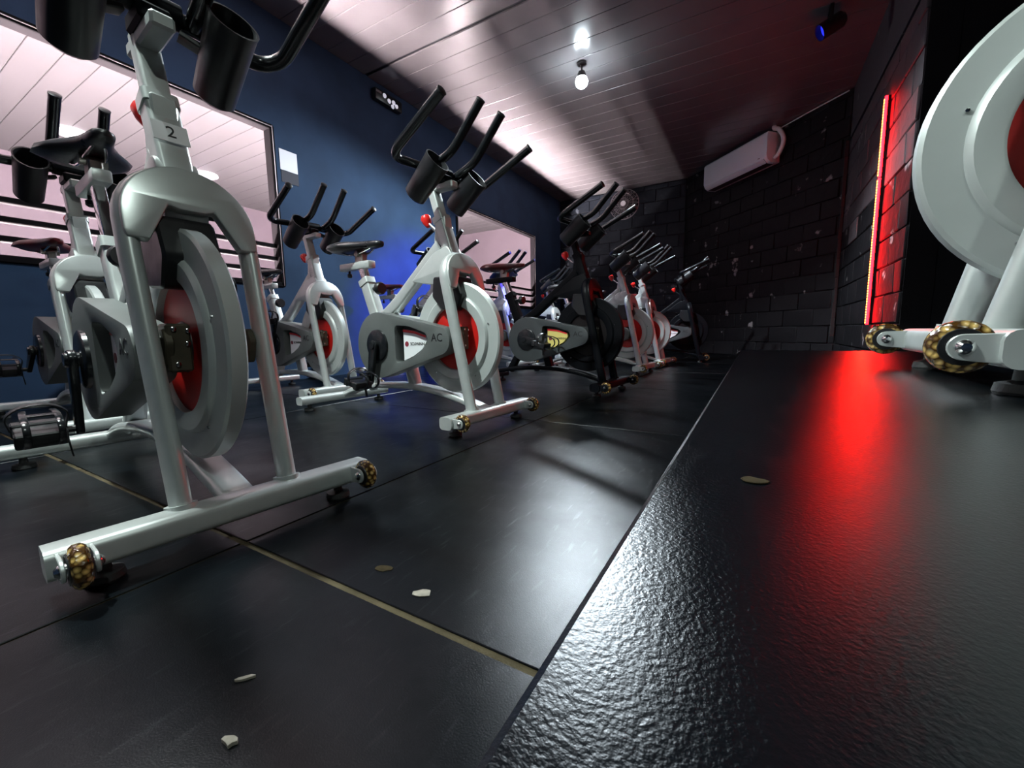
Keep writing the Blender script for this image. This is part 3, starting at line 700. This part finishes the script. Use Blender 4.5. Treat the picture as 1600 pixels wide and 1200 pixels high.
obj('fan_cage', bm, 'frame_metal', t)
bm = BM()
for i in range(3):
    a = 2*PI*i/3; prev = None
    pts = [(.05, -.02), (.12, -.07), (.20, -.08), (.22, 0), (.19, .06), (.10, .05), (.05, .02)]
    M = Matrix.Rotation(a, 4, 'Y'); pz = []
    for d in (-.252, -.248): pz.append([bm.verts.new(M @ Vector((px_, d+py_*.35, py_))) for px_, py_ in pts])
    bm.faces.new(pz[0]); bm.faces.new(pz[1][::-1])
    for i2 in range(len(pts)): bm.faces.new((pz[0][i2], pz[0][(i2+1) % len(pts)], pz[1][(i2+1) % len(pts)], pz[1][i2]))
obj('fan_blades', bm, 'black_plastic', t)
bm = BM(); lathe(bm, [(0, -.335), (.035, -.333), (.045, -.325), (.045, -.32), (0, -.32)], 'Y', (0, 0, 0), 24); obj('fan_badge', bm, 'label_white', t)

# ---- notice and clear pocket on the navy wall
bm = BM(); box(bm, (XL+.001, 2.135, 1.725), (XL+.004, 2.285, 1.885)); tag(obj('paper_notice', bm, 'paper'), 'white paper notice taped on the navy wall beside the window', 'notice')
bm = BM(); box(bm, (XL+.001, 2.14, 1.63), (XL+.003, 2.288, 1.722)); tag(obj('paper_pocket', bm, 'pocket'), 'dull grey sheet on the navy wall just under the white notice', 'notice')

# ---- lamps added to the hallway: ceiling domes, unseen floor bars lighting the ceilings
for i, (xx, yy, m) in enumerate(((-6.43, 1.72, 'globe'), (-6.6, 3.06, 'globe_violet'), (-5.6, 6.4, 'globe'))):  # domes are added; the first two sit where the hallway ceiling glows
    t = thing('dome_lamp', ['flat white dome lamp on the hallway ceiling, behind the bike numbered 2', 'flat violet-white dome lamp on the hallway ceiling', 'flat white dome lamp on the hallway ceiling beyond the small window'][i], 'lamp', (xx, yy, HC))
    bm = BM(); lathe(bm, [(0, 0), (.15, 0), (.15, -.02), (.135, -.022), (.13, -.01), (0, -.01)], 'Z', (0, 0, 0), 28); obj('lamp_rim', bm, 'label_white', t)
    bm = BM(); lathe(bm, [(.13, -.012), (.12, -.03), (.08, -.048), (0, -.055)], 'Z', (0, 0, 0), 28); obj('lamp_dome', bm, m, t)
FILL_BARS = ((-2.7, 'by the hallway wall behind the stage end'), (-1.1, 'under the long window, beside the first bar'), (.5, 'behind the bike numbered 2'),
        (2.1, 'under the notice end of the long window'), (3.7, 'behind the navy wall between the windows'), (5.3, 'under the small window'))
for yy, wh in FILL_BARS:  # unseen fill bars, added to throw the pink patch onto the ceiling
    t = thing('floor_light_bar', 'light bar lying on the hallway floor '+wh, 'lamp', (-4.15, yy, 0), 0, 'light bars on the hallway floor')
    bm = BM(); box(bm, (-.18, -.78, 0), (.18, .78, .06), .006, 1); obj('bar_housing', bm, 'label_white', t)
    bm = BM(); box(bm, (-.17, -.77, .06), (.17, .77, .075), .004, 1); obj('bar_diffuser', bm, 'bar_diffuser', t)

# ---- bits of debris and worn spots on the floor
def flake(x, y, z, r, ax, label, rot, th=.0016, m='flake'):
    bm = BM(); n = 11; rr = [random.uniform(.65, 1.1) for _ in range(n)]
    poly = [(r*rr[i]*math.cos(2*PI*i/n)*ax, r*rr[i]*math.sin(2*PI*i/n)) for i in range(n)]
    prism(bm, poly, 0, th, bev=.0003, seg=1, conv=lambda a, b_, d: (a, b_, d))
    o = obj('debris_flake', bm, m); o.location = (x, y, z+.0003); o.rotation_euler = (0, 0, rot); tag(o, label, 'debris')
flake(-.404, .420, 0, .012, 1.2, 'pale flat flake on the black mat beside the worn floor seam', .5)
flake(-.505, .440, 0, .011, 1.4, 'dull round flake on the mat between floor seam and wheel', .1, .001, 'tan_flake')
flake(-.471, .209, 0, .003, 4.0, 'thin pale sliver lying on the black rubber mat', .9, .003)
flake(-.408, .162, 0, .006, 1.4, 'small pale crumb on the black rubber mat', .3, .004)
flake(.004, .264, PLAT, .006, 1.3, 'small tan speck on the black stage top', .2, .0008, 'tan_flake')
